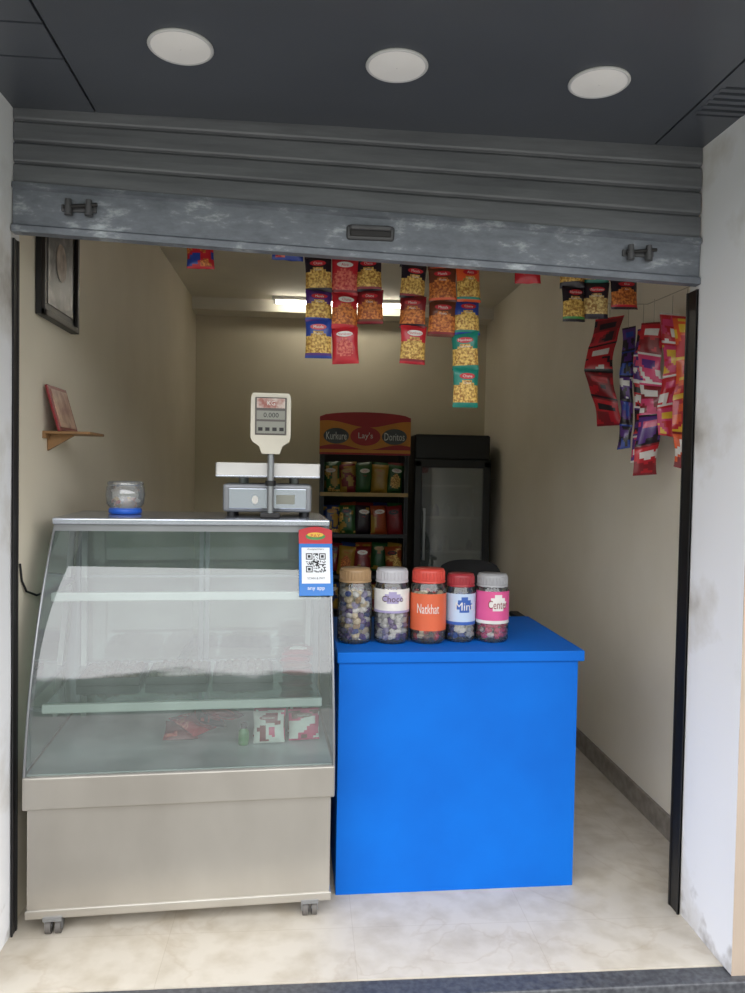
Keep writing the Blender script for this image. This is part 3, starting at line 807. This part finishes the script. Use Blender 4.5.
# ------------------------------------------------------------------ office chair behind the counter
b=B()
cx,cy=1.02,4.7
mesh_m=mat("chair_fabric",(18,18,22),0.7,scale=60)
def chb(sign):
    def f(u,v):
        a=(u-.5)*2; c=(v-.5)*2
        x=a*0.23*(1-0.25*abs(c)**3); z=0.765+c*0.25*(1-0.12*abs(a)**3)
        th=0.028*(max(0,1-abs(a)**4)**0.5)*(max(0,1-abs(c)**4)**0.5)
        return (cx+x*(1 if sign>0 else -1),cy+0.05*a*a*-1+(-th if sign>0 else th),z)
    return f
b.grid(chb(1),16,16,mesh_m); b.grid(chb(-1),16,16,mesh_m)
b.box((cx-0.24,cy-0.50,0.44),(cx+0.24,cy-0.04,0.52),mesh_m,bev=0.03)
b.tube([(cx,cy+0.03,0.76),(cx,cy+0.06,0.55),(cx,cy-0.05,0.43),(cx,cy-0.25,0.42)],0.02,black_pl,10)
b.cyl((cx,cy-0.26,0.10),(cx,cy-0.26,0.44),0.028,0.028,steel_d,16)
for i in range(5):
    a=2*math.pi*i/5+0.3
    e=(cx+0.27*math.cos(a),cy-0.26+0.27*math.sin(a),0.065)
    b.cyl((cx,cy-0.26,0.11),e,0.022,0.014,black_pl,10)
    b.cyl((e[0]-0.015,e[1],0.028),(e[0]+0.015,e[1],0.028),0.028,0.028,black_pl,14)
for s in (-1,1):
    b.tube([(cx+s*0.22,cy-0.2,0.47),(cx+s*0.28,cy-0.2,0.52),(cx+s*0.28,cy-0.2,0.68)],0.014,black_pl,8)
    b.box((cx+s*0.28-0.03,cy-0.34,0.675),(cx+s*0.28+0.03,cy-0.08,0.705),black_pl,bev=0.01)
b.obj("office_chair")

# ------------------------------------------------------------------ tube light
b=B()
tubem=mat("tube_glow",(255,250,238),0.4,scale=2,emis=17.0)
b.box((-0.30,6.30,ZC-0.03),(0.80,6.345,ZC),white_pl,bev=0.004)
b.cyl((-0.27,6.32,ZC-0.047),(0.77,6.32,ZC-0.047),0.015,0.015,tubem,16)
for x in (-0.29,0.77): b.box((x,6.305,ZC-0.06),(x+0.02,6.335,ZC-0.02),white_pl)
b.obj("tube_light")

# ------------------------------------------------------------------ world
wd=bpy.data.worlds.new("overcast"); bpy.context.scene.world=wd; wd.use_nodes=True
nt=wd.node_tree; bg=nt.nodes["Background"]
tc=nt.nodes.new("ShaderNodeTexCoord"); sp=nt.nodes.new("ShaderNodeSeparateXYZ")
nt.links.new(tc.outputs["Generated"],sp.inputs[0])
ns=nt.nodes.new("ShaderNodeTexNoise"); ns.inputs["Scale"].default_value=7; ns.inputs["Detail"].default_value=6
nt.links.new(tc.outputs["Generated"],ns.inputs["Vector"])
ma=nt.nodes.new("ShaderNodeMath"); ma.operation='MULTIPLY_ADD'; ma.inputs[1].default_value=-0.22
nt.links.new(ns.outputs["Fac"],ma.inputs[0]); nt.links.new(sp.outputs["Z"],ma.inputs[2])
r=nt.nodes.new("ShaderNodeValToRGB"); e=r.color_ramp.elements
e[0].position=0.0; e[0].color=lin((84,92,82)); e[1].position=1.0; e[1].color=lin((250,252,255))
x=e.new(0.03); x.color=lin((96,104,96)); x=e.new(0.06); x.color=lin((242,242,244))
nt.links.new(ma.outputs[0],r.inputs["Fac"]); nt.links.new(r.outputs["Color"],bg.inputs["Color"])
bg.inputs["Strength"].default_value=4.15

# ------------------------------------------------------------------ camera
f=760.;yaw=math.radians(5);p=math.radians(-1.8);rr=.018
F=Vector((math.sin(yaw)*math.cos(p),math.cos(yaw)*math.cos(p),math.sin(p)))
r0=Vector((math.cos(yaw),-math.sin(yaw),0));u0=r0.cross(F)
R=r0*math.cos(rr)+u0*math.sin(rr);U=-r0*math.sin(rr)+u0*math.cos(rr)
cam=bpy.data.cameras.new("camera"); co=bpy.data.objects.new("camera",cam); bpy.context.collection.objects.link(co)
cam.sensor_fit='HORIZONTAL'; cam.sensor_width=36; cam.lens=f/745*36; cam.clip_start=0.05
Mx=Matrix((R,U,-F)).transposed().to_4x4(); Mx.translation=Vector((0,0,1.55))
co.matrix_world=Mx
sc=bpy.context.scene; sc.camera=co
sc.view_settings.view_transform='Standard'; sc.view_settings.look='None'; sc.view_settings.exposure=0.0
